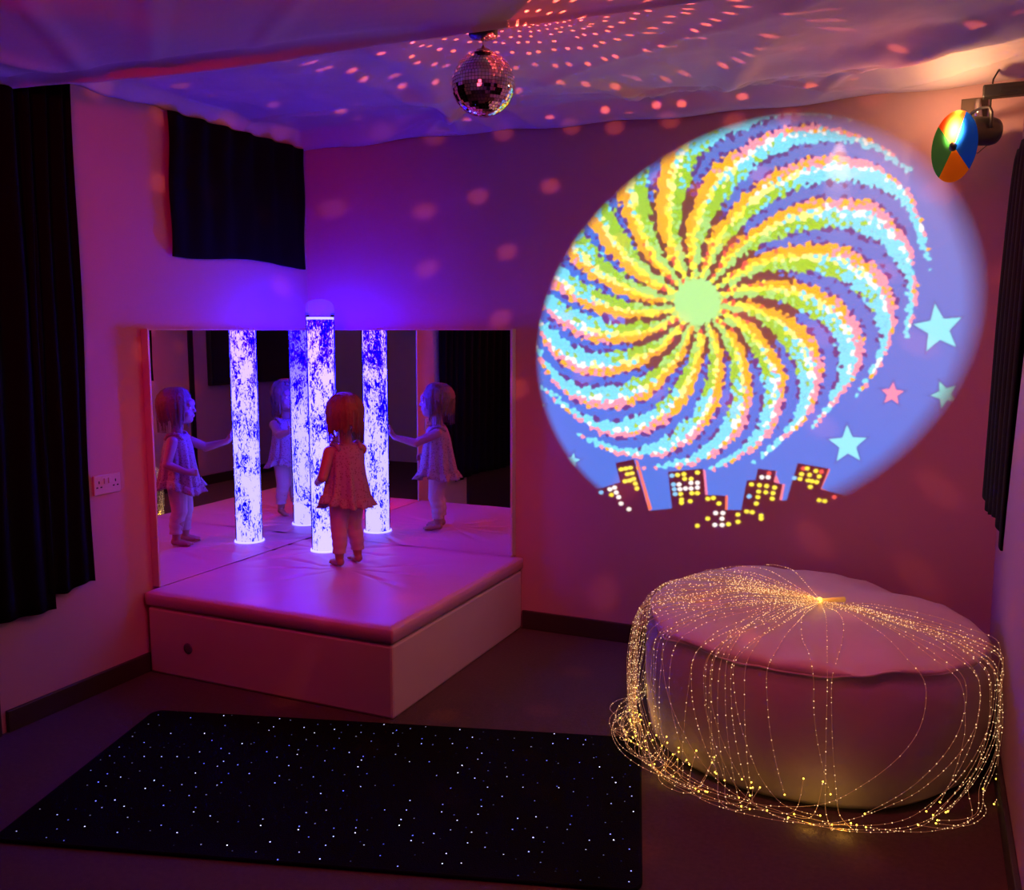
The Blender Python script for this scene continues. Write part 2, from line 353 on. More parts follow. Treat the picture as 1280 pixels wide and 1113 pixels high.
def gel(name, c):
    m = bpy.data.materials.new(name); m.use_nodes = True; nt = m.node_tree; N = nt.nodes; K = nt.links.new
    for n in list(N):
        if n.type == 'BSDF_PRINCIPLED': N.remove(n)
    t = N.new('ShaderNodeBsdfTransparent'); t.inputs[0].default_value = (*[min(1, v*1.1) for v in c], 1); l = N.new('ShaderNodeBsdfTranslucent'); l.inputs[0].default_value = (*c, 1)
    d = N.new('ShaderNodeBsdfDiffuse'); d.inputs[0].default_value = (*c, 1)
    m1 = N.new('ShaderNodeMixShader'); m1.inputs[0].default_value = .45; K(l.outputs[0], m1.inputs[1]); K(d.outputs[0], m1.inputs[2])
    mx = N.new('ShaderNodeMixShader'); mx.inputs[0].default_value = .72; K(t.outputs[0], mx.inputs[1]); K(m1.outputs[0], mx.inputs[2]); K(mx.outputs[0], N['Material Output'].inputs[0])
    return m
def rug_mat():
    m = mat('starry_black_pile', (.003, .003, .0035), .98, bump=(250, .6, .005), spec=.05)
    nt = m.node_tree; N = nt.nodes; K = nt.links.new; b = N['Principled BSDF']
    tc = N['Texture Coordinate']; v = N.new('ShaderNodeTexVoronoi'); v.voronoi_dimensions = '2D'; v.inputs['Scale'].default_value = 16; K(tc.outputs['Object'], v.inputs[0])
    def mth(op, a, b_):
        n = N.new('ShaderNodeMath'); n.operation = op
        for i, x in enumerate((a, b_)):
            if isinstance(x, (int, float)): n.inputs[i].default_value = x
            else: K(x, n.inputs[i])
        return n.outputs[0]
    sp = N.new('ShaderNodeSeparateColor'); K(v.outputs['Color'], sp.inputs[0])
    dot = mth('LESS_THAN', v.outputs['Distance'], .034); p = mth('POWER', sp.outputs[0], 4.2)
    st = mth('MULTIPLY', mth('MULTIPLY', dot, p), 5.5)
    mx = N.new('ShaderNodeMix'); mx.data_type = 'RGBA'; K(sp.outputs[1], mx.inputs[0]); mx.inputs[6].default_value = (.06, .10, 1, 1); mx.inputs[7].default_value = (.75, .75, 1, 1)
    K(mx.outputs[2], b.inputs['Emission Color']); K(st, b.inputs['Emission Strength']); m.cycles.emission_sampling = 'NONE'
    return m
M['rug'] = rug_mat()

# ------------------------------------------------------------------ object helpers
def tag(o, label=None, cat=None, group=None, kind=None):
    if label: o['label'] = label
    if cat: o['category'] = cat
    if group: o['group'] = group
    if kind: o['kind'] = kind
    return o
def empty(name, loc=(0, 0, 0), rz=0.0, label=None, cat=None, group=None):
    o = bpy.data.objects.new(name, None); C.objects.link(o); o.location = loc; o.rotation_euler = (0, 0, rz); o.empty_display_size = .1
    return tag(o, label, cat, group)
def obj(name, bm, m, parent=None, smooth=True, bevel=0.0, label=None):
    me = bpy.data.meshes.new(name)
    if isinstance(bm, bpy.types.Mesh): me = bm
    else:
        bmesh.ops.recalc_face_normals(bm, faces=bm.faces); bm.to_mesh(me); bm.free()
    for mm in (m if isinstance(m, (list, tuple)) else [m]): me.materials.append(mm)
    for p in me.polygons: p.use_smooth = smooth
    o = bpy.data.objects.new(name, me); C.objects.link(o)
    if parent: o.parent = parent
    if bevel:
        b = o.modifiers.new('bevel', 'BEVEL'); b.width = bevel; b.segments = 2; b.limit_method = 'ANGLE'
        for p in me.polygons: p.use_smooth = False
    if label: o['label'] = label
    return o
def box(bm, x0, x1, y0, y1, z0, z1, rot=None):
    r = bmesh.ops.create_cube(bm, size=1)['verts']
    for v in r:
        v.co = Vector(((x0+x1)/2+v.co.x*(x1-x0), (y0+y1)/2+v.co.y*(y1-y0), (z0+z1)/2+v.co.z*(z1-z0)))
    if rot is not None: bmesh.ops.transform(bm, matrix=rot, verts=r)
    return bm
def B(): return bmesh.new()
def bx(*a, **k): return box(B(), *a, **k)
def rings(bm, rs, close=True, caps=True):
    vs = [[bm.verts.new(p) for p in r] for r in rs]
    for a, b in zip(vs, vs[1:]):
        n = len(a)
        for i in range(n if close else n-1):
            j = (i+1) % n; bm.faces.new((a[i], a[j], b[j], b[i]))
    if caps and close:
        bm.faces.new(vs[0][::-1]); bm.faces.new(vs[-1])
    return vs
def lathe(bm, prof, n=48, center=(0, 0, 0), caps=True):
    c = Vector(center)
    return rings(bm, [[c+Vector((r*math.cos(2*PI*i/n), r*math.sin(2*PI*i/n), z)) for i in range(n)] for r, z in prof], caps=caps)
def frame_of(d):
    d = d.normalized(); a = Vector((0, 0, 1)) if abs(d.z) < .95 else Vector((1, 0, 0))
    u = d.cross(a).normalized(); return u, d.cross(u).normalized()
def tube(bm, pts, r, n=8, caps=True):
    pts = [Vector(p) for p in pts]; rr = r if isinstance(r, (list, tuple)) else [r]*len(pts); out = []
    u = None
    for i, p in enumerate(pts):
        d = (pts[min(i+1, len(pts)-1)]-pts[max(i-1, 0)]).normalized()
        if u is None: u, w = frame_of(d)
        else:
            u = (u-d*u.dot(d)).normalized(); w = d.cross(u)
        out.append([p+(u*math.cos(2*PI*k/n)+w*math.sin(2*PI*k/n))*rr[i] for k in range(n)])
    return rings(bm, out, caps=caps)
def capsule(bm, p0, p1, r0, r1, n=16):
    p0, p1 = Vector(p0), Vector(p1); d = (p1-p0); L = d.length; d.normalize(); u, w = frame_of(d); rs = []
    for k in range(1, 6):
        a = PI/2*(1-k/5); rs.append((-math.sin(a)*r0, math.cos(a)*r0))
    for k in range(0, 5):
        a = PI/2*k/5; rs.append((L+math.sin(a)*r1, math.cos(a)*r1))
    rings(bm, [[p0+d*t+(u*math.cos(2*PI*i/n)+w*math.sin(2*PI*i/n))*max(q, .0005) for i in range(n)] for t, q in rs])
def ellip(bm, c, r, rot=None, n=24):
    v = bmesh.ops.create_uvsphere(bm, u_segments=n, v_segments=n//2, radius=1)['verts']
    Mx = Matrix.Translation(Vector(c)) @ (rot.to_4x4() if rot is not None else Matrix.Identity(4)) @ Matrix.Diagonal((*r, 1))
    bmesh.ops.transform(bm, matrix=Mx, verts=v)
def fuse(bm, voxel, smooth=4, fac=.5):
    me = bpy.data.meshes.new('tmp'); bmesh.ops.recalc_face_normals(bm, faces=bm.faces); bm.to_mesh(me); bm.free()
    o = bpy.data.objects.new('tmp', me); C.objects.link(o)
    r = o.modifiers.new('r', 'REMESH'); r.mode = 'VOXEL'; r.voxel_size = voxel; r.use_smooth_shade = True
    s = o.modifiers.new('s', 'SMOOTH'); s.iterations = smooth; s.factor = fac
    dg = bpy.context.evaluated_depsgraph_get(); dg.update()
    out = bpy.data.meshes.new_from_object(o.evaluated_get(dg)); bpy.data.objects.remove(o)
    return out
def struct(name, bm, m, **k):
    return tag(obj(name, bm, m, smooth=False, **k), kind='structure')

# ------------------------------------------------------------------ room shell
T = .12
struct('floor', bx(-T, XW+T, YN-T, YB+T, -.1, 0), M['carpet'])
struct('ceiling', bx(-T, XW+T, YN-T, YB+T, ZC, ZC+.1), M['ceil'])
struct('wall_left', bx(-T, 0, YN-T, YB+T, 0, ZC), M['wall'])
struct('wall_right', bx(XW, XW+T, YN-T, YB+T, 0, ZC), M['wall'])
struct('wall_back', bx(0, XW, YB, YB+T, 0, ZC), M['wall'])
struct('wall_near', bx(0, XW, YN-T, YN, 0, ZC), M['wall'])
struct('baseboard_back', bx(1.36, XW-.018, YB-.018, YB, 0, .10), M['dark_wood'], bevel=.004)
struct('baseboard_left', bx(0, .018, -2.03, -1.28, 0, .09), M['dark_wood'], bevel=.004)
struct('baseboard_right', bx(XW-.018, XW, YN, YB-.018, 0, .10), M['dark_wood'], bevel=.004)
dr = struct('door_1', bx(-.02, .02, -2.95, -2.06, 0, 2.05), M['dark_wood'], bevel=.004)
bm = B(); tube(bm, [(.02, -2.86, 1.0), (.07, -2.86, 1.0), (.07, -2.76, 1.0)], .009); tag(obj('door_handle', bm, M['steel'], dr))

# ------------------------------------------------------------------ ceiling drapes
def drape(name, x0, x1, y0, y1, nx, ny, fz, hem, label):
    jy = lambda j: y1+(y0-y1)*(1-j/ny)**1.6
    bm = B(); g = [[bm.verts.new((x0+(x1-x0)*i/nx, jy(j)-.018*abs(math.sin(x0+9*i/nx))*max(0, 1-(y1-jy(j))/.3), fz(x0+(x1-x0)*i/nx, jy(j)))) for i in range(nx+1)] for j in range(ny+1)]
    for j in range(ny):
        for i in range(nx): bm.faces.new((g[j][i], g[j][i+1], g[j+1][i+1], g[j+1][i]))
    o = obj(name, bm, M['drape']); s = o.modifiers.new('solid', 'SOLIDIFY'); s.thickness = .004
    return tag(o, label, 'ceiling drape')
def fy(x, y): return y
def gau(t, w): return math.exp(-(t/w)**2)
def far_z(x, y):
    k = max(0.0, -y)
    z = 2.695 - .035*min(1, k/1.9)
    # hem hangs down in front of the back wall
    hem = 2.612 + .010*math.sin(1.9*x+.4) + .006*math.sin(11*x) - .010*gau(x-.35, .35)
    wd = .13+.05*math.sin(2.3*x)+.10*gau(x-3.3, .5)+.10*gau(x-1.0, .5)
    t = min(1.0, k/wd, x/.10+.0); t = max(0, t); f = 1-(t*t*(3-2*t))
    z = z*(1-f)+hem*f
    # folds radiating from gathers on the hem
    for gx, ang, amp, wdt in ((1.02, .35, .050, .05), (1.22, -.25, .035, .035), (.80, .9, .030, .05), (.55, 1.2, .026, .05), (.30, 1.5, .02, .05), (1.45, -.6, .022, .04), (2.35, .5, .035, .06), (2.15, -.7, .030, .04),
                              (2.75, .9, .030, .05), (3.0, 1.3, .026, .05), (2.5, -1.2, .02, .05), (3.3, 1.7, .03, .05)):
        d = (x-gx)-k*math.tan(ang)*.8
        z -= amp*gau(d, wdt*(.5+1.6*k))*math.exp(-k*1.0)*min(1, k*5)
    # long slack swag from the right corner
    cen = .22+.28*max(0, x-2.3)**1.3
    z -= .060*gau(k-cen, .09+.05*max(0, x-2.2))*gau(x-3.3, .9)
    z -= .030*gau(k-.52-.1*math.sin(1.5*x), .10)*gau(x-1.1, .8)
    z += .014*noise.noise(Vector((x*4, y*4, 0)))*min(1, k*4)+.006*noise.noise(Vector((x*12, y*9, 3)))*min(1, k*6+.2)
    return z
drape('ceiling_drape', .005, XW-.005, -2.05, YB-.004, 260, 150, far_z, True, 'white cloth drape hung under the far ceiling, meeting the back wall behind the mirror ball')
def near_fy(x): return -1.72-.14*gau(x-.0, .9)+.02*math.sin(x*3)
def near_z(x, y):
    e = near_fy(x); t = e-y     # distance from the free edge
    z = 2.530-.04*(1-math.exp(-max(0, t)*3.0))-.035*math.sin(min(PI, max(0, t)*1.0))
    z -= .026*gau(t-.035, .03)*(.4+.6*gau(x-1.0, .8))
    z += .022*gau(t-.13, .05)*(.5+.5*math.sin(x*2.1))
    z += .012*noise.noise(Vector((x*3, y*3, 8)))*min(1, t*3)
    for gx, s_, a in ((.35, .6, .018), (.15, .3, .020), (.75, .8, .014), (.5, .1, .014), (1.1, 1.0, .010), (1.6, 1.2, .010), (2.4, -.8, .010)):
        z -= a*gau(x-gx+s_*(y+2.2), .05)*min(1, max(0, t)*3)
    return z
_nx, _ny = 200, 160
bm = B(); g = []
for j in range(_ny+1):
    v_ = (j/_ny)**1.5
    row = []
    for i in range(_nx+1):
        x = .005+(XW-.01)*i/_nx; e = near_fy(x); y = e+(YN+.02-e)*v_; row.append(bm.verts.new((x, y, near_z(x, y))))
    g.append(row)
lip = [bm.verts.new((v.co.x, v.co.y+.004, v.co.z+.035)) for v in g[0]]
for i in range(_nx): bm.faces.new((lip[i], lip[i+1], g[0][i+1], g[0][i]))
for j in range(_ny):
    for i in range(_nx): bm.faces.new((g[j][i], g[j][i+1], g[j+1][i+1], g[j+1][i]))
o = obj('ceiling_drape', bm, M['drape']); s = o.modifiers.new('solid', 'SOLIDIFY'); s.thickness = .004
tag(o, 'nearer white ceiling drape whose free edge crosses in front of the mirror ball motor', 'ceiling drape')

# ------------------------------------------------------------------ curtains
def curtain(name, along, a0, a1, wall, out, z0, z1, folds, amp, label, taper=0.0, botwave=.01, seed=1, base=0.0, flare=0.0):
    """along 'y' on a side wall; out = signed direction into the room"""
    bm = B(); n = folds*12; nz = 40; rs = []
    rd = random.Random(seed); ph = [rd.uniform(-.6, .6) for _ in range(folds+1)]
    for j in range(nz+1):
        t = j/nz; row = []
        for i in range(n+1):
            s = i/n; f = s*folds
            wv = math.sin(2*PI*f+ph[int(min(f, folds-1))]*0+.5*math.sin(3*s+t))
            a = a0+(a1-a0)*s + taper*(1-s if a1 > a0 else s)*(t)
            a += .006*math.sin(9*t+4*s)
            d = base+flare*t**.6+.022+amp*(.35+.65*(1-t))*(.5+.5*wv)
            z = z1-(z1-z0)*t + (botwave*math.sin(7*s+seed)*t if t > .9 else 0)
            row.append(Vector((wall+out*d, a, z)))
        rs.append(row)
    vs = [[bm.verts.new(p) for p in r] for r in rs]
    for a, b in zip(vs, vs[1:]):
        for i in range(n): bm.faces.new((a[i], a[i+1], b[i+1], b[i]))
    o = obj(name, bm, M['black_cloth']); s = o.modifiers.new('solid', 'SOLIDIFY'); s.thickness = .005
    return tag(o, label, 'curtain') if label else o
t = empty('blackout_curtain', (0, -2.0, 0), 0, 'tall black curtain hanging down the left wall in front of the dark door', 'curtain')
def keep(o, parent):
    o.parent = parent; o.matrix_parent_inverse = Matrix.Translation(-Vector(parent.location)); return o
keep(curtain('curtain_panel', 'y', -1.83, -1.585, 0, 1, .51, 2.62, 3, .05, None, taper=-.0, seed=2), t)
keep(curtain('curtain_panel', 'y', -2.95, -1.80, .012, 1, .455, 2.62, 9, .07, None, seed=3), t)
curtain('window_curtain', 'y', -1.045, -.02, 0, 1, 1.955, 2.608, 6, .03, 'short black curtain on the left wall above the corner mirror', seed=4, botwave=.012)
curtain('window_curtain', 'y', -2.2, -1.36, XW, -1, 1.13, 2.09, 6, .03, base=.055, flare=.05, label= 'black curtain on the right wall above the bean bag', seed=6, botwave=.02)

# ------------------------------------------------------------------ socket
t = empty('wall_socket', (0, -1.475, .925), 0, 'white double wall socket beside the tall black curtain', 'socket')
obj('faceplate', bx(0, .010, -.073, .073, -.043, .043), M['white_plastic'], t, bevel=.003)
for s in (-.012, .012): obj('switch', bx(.009, .015, s-.007, s+.007, .004, .028), M['white_plastic'], t, bevel=.001)
for s in (-.045, .045):
    for yy, zz, w, h in ((0, .012, .003, .006), (-.011, -.010, .005, .003), (.011, -.010, .005, .003)):
        obj('pin_hole', bx(.0095, .0105, s+yy-w, s+yy+w, zz-h, zz+h), M['dark_hole'], t, smooth=False)

# ------------------------------------------------------------------ corner mirrors
MX, MY = .040, -.015
t = empty('corner_mirror', (0, -.6, PL+.01), 0, 'large mirror standing on the podium against the left wall', 'mirror')
keep(obj('glass', bx(MX-.004, MX, -1.225, MY, PL+.002, 1.6), M['mirror'], smooth=False), t)
keep(obj('backing_board', bx(.001, MX-.004, -1.235, YB-.001, PL+.002, 1.606), M['frame'], bevel=.002), t)
keep(obj('edge_trim', bx(MX-.004, MX+.004, -1.237, -1.226, PL+.004, 1.606), M['frame'], bevel=.001), t)
t = empty('corner_mirror', (.67, 0, PL+.01), 0, 'large mirror standing on the podium against the back wall', 'mirror')
keep(obj('glass', bx(MX, 1.305, MY, MY+.004, PL+.002, 1.6), M['mirror'], smooth=False), t)
keep(obj('backing_board', bx(MX-.003, 1.318, MY+.004, YB-.001, PL+.002, 1.606), M['frame'], bevel=.002), t)
keep(obj('edge_trim', bx(1.306, 1.318, MY-.003, MY+.004, PL+.004, 1.606), M['frame'], bevel=.001), t)

# ------------------------------------------------------------------ podium and mat
PX0, PX1, PY0, PY1 = .02, 1.358, -1.300, YB-.004
t = empty('padded_podium', (.68, -.64, 0), 0, 'low square podium box covered in pale vinyl in the room corner', 'podium')
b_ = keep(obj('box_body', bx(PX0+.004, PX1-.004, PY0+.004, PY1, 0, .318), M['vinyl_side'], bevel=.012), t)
bm = B(); lathe(bm, [(.0, 0), (.024, 0), (.026, .004), (.018, .006), (0.002, .006)], 24)
bmesh.ops.rotate(bm, verts=bm.verts, cent=(0, 0, 0), matrix=Matrix.Rotation(PI/2, 3, 'X')); bmesh.ops.translate(bm, verts=bm.verts, vec=(.262, PY0+.006, .150))
keep(obj('cable_port', bm, mat('purple_plug', (.10, .03, .16), .4, var=(20, .1)), smooth=True, label='small round purple plug'), t)
def mat_pad():
    bm = B(); nx, ny = 150, 150; x0, x1, y0, y1 = PX0, PX1, PY0, PY1
    def top(x, y):
        ex = min(x-x0, x1-x)/.025; ey = min(y-y0, y1-y)/.025; e = max(0, min(1, min(ex, ey)))
        z = PL-.010*(1-e)**2
        # soft creases pulled towards the tube and the feet
        for cx, cy, amp in ((TUBE.x, TUBE.y, .0045), (.64, -.58, .004)):
            dx, dy = x-cx, y-cy; r = math.hypot(dx, dy); a = math.atan2(dy, dx)
            z -= amp*max(0, math.sin(a*9+2*math.sin(a*2)))**3*1.6*math.exp(-((r-.28)/.2)**2)
        z += .0015*noise.noise(Vector((x*6, y*6, 0)))
        return z
    g = [[bm.verts.new((x0+(x1-x0)*i/nx, y0+(y1-y0)*j/ny, top(x0+(x1-x0)*i/nx, y0+(y1-y0)*j/ny))) for i in range(nx+1)] for j in range(ny+1)]
    for j in range(ny):
        for i in range(nx): bm.faces.new((g[j][i], g[j][i+1], g[j+1][i+1], g[j+1][i]))
    ed = [g[0][i] for i in range(nx+1)]+[g[j][nx] for j in range(1, ny+1)]+[g[ny][i] for i in range(nx-1, -1, -1)]+[g[j][0] for j in range(ny-1, 0, -1)]
    prev = ed
    c = Vector(((x0+x1)/2, (y0+y1)/2, 0))
    for dz, s in ((.012, .003), (.035, .004), (.06, .002), (.070, -.004)):
        cur = []
        for v in ed:
            d = Vector((1 if v.co.x > x1-.001 else (-1 if v.co.x < x0+.001 else 0), 1 if v.co.y > y1-.001 else (-1 if v.co.y < y0+.001 else 0), 0))
            if d.y > 0: d.y = 0
            cur.append(bm.verts.new((v.co.x+d.x*s, v.co.y+d.y*s, PL-dz)))
        n = len(ed)
        for i in range(n): bm.faces.new((prev[i], prev[(i+1) % n], cur[(i+1) % n], cur[i]))
        prev = cur
    bm.faces.new(prev)
    return bm
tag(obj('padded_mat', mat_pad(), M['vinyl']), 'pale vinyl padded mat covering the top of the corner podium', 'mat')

# ------------------------------------------------------------------ bubble tube
t = empty('bubble_tube', (TUBE.x, TUBE.y, PL), 0, 'tall clear bubble tube glowing blue and white in front of the corner mirrors', 'bubble tube')
WL = 1.262
bm = B(); lathe(bm, [(TUBE_R-.006, .004), (TUBE_R-.006, WL)], 64); obj('water', bm, M['water'], t)
bm = B(); lathe(bm, [(TUBE_R, .0), (TUBE_R, 1.30)], 64, caps=False); obj('clear_tube', bm, M['acrylic'], t)
bm = B(); lathe(bm, [(TUBE_R+.001, 1.285)]+[(TUBE_R*math.cos(a)**.7, 1.315+.055*math.sin(a)) for a in [PI/2*k/10 for k in range(10)]]+[(.002, 1.370)], 64, caps=False); obj('domed_cap', bm, M['cap'], t)
bm = B(); lathe(bm, [(TUBE_R-.004, WL), (TUBE_R-.003, WL), (TUBE_R-.003, WL+.013), (TUBE_R-.012, WL+.013), (TUBE_R-.012, WL)], 64, caps=False); obj('water_line_ring', bm, M['blue_glow'], t)
bm = B(); lathe(bm, [(TUBE_R+.001, 0), (TUBE_R+.008, 0.0), (TUBE_R+.007, .008), (TUBE_R+.001, .010), (TUBE_R+.001, 0)], 64, caps=False); obj('base_ring', bm, M['blue_glow'], t)
for k in range(46):
    a = random.uniform(0, 2*PI); rr = TUBE_R-.0035; z = random.uniform(.06, WL-.02); r_ = random.uniform(.0015, .0032)
    bm = B(); ellip(bm, (rr*math.cos(a), rr*math.sin(a), z), (r_, r_, r_*.8), n=8); obj('bubble', bm, M['blue_glow'], t)

# ------------------------------------------------------------------ mirror ball
t = empty('mirror_ball', BALL, 0, 'small mirror ball hanging below the ceiling drape', 'mirror ball')
def ball_tiles():
    bm = B(); rows = 30
    for i in range(rows):
        a0, a1 = PI*i/rows-PI/2, PI*(i+1)/rows-PI/2; am = (a0+a1)/2; n = max(4, int(2*PI*math.cos(am)*BALL_R/(PI*BALL_R/rows)))
        for k in range(n):
            b0, b1 = 2*PI*k/n, 2*PI*(k+1)/n; bm_ = (b0+b1)/2
            c = Vector((math.cos(am)*math.cos(bm_), math.cos(am)*math.sin(bm_), math.sin(am)))
            nrm = (c+Vector([random.uniform(-.035, .035) for _ in range(3)])).normalized()
            vs = []
            for (aa, bb) in ((a0, b0), (a0, b1), (a1, b1), (a1, b0)):
                p = Vector((math.cos(aa)*math.cos(bb), math.cos(aa)*math.sin(bb), math.sin(aa))); p = c+(p-c)*.9
                p = p-nrm*((p-c).dot(nrm)); vs.append(bm.verts.new(p*BALL_R))
            bm.faces.new(vs)
    me = bpy.data.meshes.new('mirror_tiles'); bm.to_mesh(me); bm.free(); return me
obj('mirror_tiles', ball_tiles(), M['mirror'], t, smooth=False)
bm = B(); ellip(bm, (0, 0, 0), (BALL_R*.985,)*3, n=32); obj('ball_core', bm, M['black_plastic'], t)
bm = B(); lathe(bm, [(.022, BALL_R-.006), (.022, BALL_R+.003), (.006, BALL_R+.006), (.004, BALL_R+.016)], 20); obj('top_cap', bm, M['steel'], t)
bm = B(); tube(bm, [(0, 0, BALL_R+.01), (0, 0, BALL_R+.045)], .0018); obj('hanging_wire', bm, M['steel'], t)
t = empty('ball_motor', (BALL.x, BALL.y, BALL.z+.145), 0, 'black round motor housing above the mirror ball', 'motor')
bm = B(); lathe(bm, [(.008, -.004), (.040, -.002), (.046, .004), (.047, .035), (.047, .048)], 40); obj('motor_housing', bm, M['black_plastic'], t)
bm = B(); lathe(bm, [(.050, .046), (.052, .050), (.052, .118), (.02, .120)], 40); obj('mounting_plate', bm, M['black_plastic'], t)
bm = B(); tube(bm, [(0, 0, -.0035), (0, 0, -.014)], .005); obj('spindle', bm, M['steel'], t)

# ------------------------------------------------------------------ colour wheel spotlight on the back wall
A0 = Vector((3.352, -.205, 2.392)); bk = Vector((.80, .60, .03)).normalized(); sd = Vector((-bk.y, bk.x, 0)).normalized(); upv = bk.cross(sd)*-1
if upv.z < 0: upv = -upv
t = empty('colour_wheel_spotlight', (3.42, YB-.01, 2.50), 0, 'black wall spotlight with a multicoloured wheel in front of its lens', 'spotlight')
def at(o): return keep(o, t)
bm = B(); box(bm, 3.365, 3.465, YB-.012, YB-.001, 2.43, 2.56); at(obj('wall_plate', bm, mat('brown_plate', (.06, .04, .03), .5, var=(20, .1)), bevel=.002))
bm = B(); tube(bm, [(3.425, YB-.012, 2.49), (3.43, -.05, 2.50)], .012, 12); tube(bm, [(3.425, -.048, 2.54), (3.432, -.05, 2.45)], [.010, .017], 12); at(obj('wall_arm', bm, M['steel']))
cc = A0+bk*.105
bm = B(); pts = [cc+sd*.064*s+upv*z for s, z in ((-1, 0), (-1, .06), (-.8, .082), (0, .09), (.8, .082), (1, .06), (1, 0))]; tube(bm, pts, .006, 8); at(obj('yoke', bm, M['black_metal']))
def oriented(prof, org, axis, n=40):
    bm = B(); u, w = frame_of(axis); ax = axis.normalized()
    rings(bm, [[org+ax*z+(u*math.cos(2*PI*i/n)+w*math.sin(2*PI*i/n))*r for i in range(n)] for r, z in prof], caps=False); return bm
at(obj('lamp_can', oriented([(.046, .035), (.056, .035), (.057, .05), (.056, .15), (.050, .172), (.03, .185), (.001, .187)], A0, bk), M['black_metal']))
at(obj('lens', oriented([(.001, .044), (.03, .042), (.046, .038)], A0, bk), clear_mat('lens_glass', (1, .95, .85), .1)))
HUB = A0-bk*.012-upv*.062; WR = .138
cols = [('red', (1.0, .13, .02), 62, 135), ('amber', (1.0, .38, .01), -128, -48), ('blue', (.01, .14, .9), -48, 62), ('green', (.05, .34, .06), 135, 232)]
nu = sd   # to the viewer's left or right on the wheel
view_right = Vector((math.cos(YAW), math.sin(YAW), 0))
nu = sd if sd.dot(view_right) > 0 else -sd
wheel = at(obj('colour_wheel', oriented([(.004, .002), (.017, .0), (.018, -.010), (.010, -.016), (.001, -.017)], HUB, bk, 24), M['black_plastic']))
for nm, c, a0, a1 in cols:
    bm = B(); n = 24; fr = [];  th = .0012
    pts = [HUB+(nu*math.cos(R(a0+(a1-a0)*i/n))+upv*math.sin(R(a0+(a1-a0)*i/n)))*WR for i in range(n+1)]
    inn = [HUB+(nu*math.cos(R(a0+(a1-a0)*i/n))+upv*math.sin(R(a0+(a1-a0)*i/n)))*.008 for i in range(n+1)]
    v1 = [bm.verts.new(p) for p in pts]; v2 = [bm.verts.new(p) for p in inn]
    for i in range(n): bm.faces.new((v1[i], v1[i+1], v2[i+1], v2[i]))
    g_ = obj('colour_filter', bm, gel(nm+'_gel', c), smooth=False, label=nm+' coloured filter segment'); 
    g_.parent = wheel; g_.matrix_parent_inverse = wheel.matrix_parent_inverse.copy() if False else Matrix.Translation(-Vector(t.location))
    g_.matrix_parent_inverse = Matrix.Identity(4)
bm = B(); tube(bm, [A0+bk*.16-upv*.04, A0+bk*.10-upv*.085, A0-upv*.08+bk*.03, HUB+bk*.004], .0018, 6); at(obj('motor_wire', bm, M['black_plastic']))
lamp('pinspot_lamp', 'SPOT', A0+bk*.03, (1.0, .66, .34), 34.0, target=A0-bk, size=.012, cone=120, blend=.8)
lamp('added_spill_lamp', 'POINT', A0+Vector((-.0, -.03, .085)), (1.0, .48, .20), 5.0, size=.015)  # added lamp outside the can, brightens drape and wall like spill
lamp('wall_streak_lamp', 'SPOT', (2.885, -.045, 2.585), (1.0, .75, .45), 9.0, target=(2.885, .03, 2.30), size=.004, cone=24, blend=1.0)  # added spot below the hem, lays the vertical light streak on the wall
t = empty('black_lighting_bar', (3.52, -.16, 2.545), 0, 'black horizontal bar on the right wall above the colour wheel spotlight', 'bar')
keep(obj('bar_body', bx(3.437, XW-.001, -.18, -.13, 2.517, 2.567), M['black_plastic'], bevel=.006), t)
keep(obj('end_slot', bx(3.50, XW-.002, -.183, -.179, 2.53, 2.545), M['black_metal'], bevel=.001), t)
bm = B(); tube(bm, [(3.50, -.10, 2.66), (3.495, -.10, 2.64), (3.475, -.105, 2.60), (3.47, -.11, 2.55), (3.47, -.12, 2.50), (3.468, -.13, 2.45), (3.475, -.10, 2.425)], .0035, 8)
tag(obj('power_cable', bm, M['black_plastic']), 'thin black cable running from the ceiling drape down to the spotlight', 'cable')

# ------------------------------------------------------------------ starlight rug
t_r = R(16.6); u_ = Vector((math.cos(t_r), math.sin(t_r), 0)); v_ = Vector((-math.sin(t_r), math.cos(t_r), 0))
t = empty('starlight_rug', (.40, -1.64, 0), t_r, 'black carpet rug sprinkled with tiny blue and white light points, on the floor', 'rug')
def rug():
    bm = B(); w, d, h, n = 2.02, 1.0, .012, 8; cr = .04; pts = []
    for cx, cy, a0 in ((w-cr, -cr, 0), (cr, -cr, 90), (cr, -d+cr, 180), (w-cr, -d+cr, 270)):
        for k in range(n+1):
            a = R(a0+90*k/n); pts.append((cx+cr*math.cos(a), cy+cr*math.sin(a)))
    rings(bm, [[(x, y, 0) for x, y in pts], [(x, y, h) for x, y in pts]]); return bm
obj('pile', rug(), M['rug'], t, smooth=False)
bm = B(); w, d, cr = 2.02, 1.0, .04; pts = []
for cx, cy, a0 in ((w-cr, -cr, 0), (cr, -cr, 90), (cr, -d+cr, 180), (w-cr, -d+cr, 270)):
    for k in range(9): a = R(a0+90*k/8); pts.append((cx+cr*math.cos(a), cy+cr*math.sin(a), .007))
pts.append(pts[0]); tube(bm, pts, .006, 8, caps=False); obj('bound_edge', bm, M['black_cloth'], t)

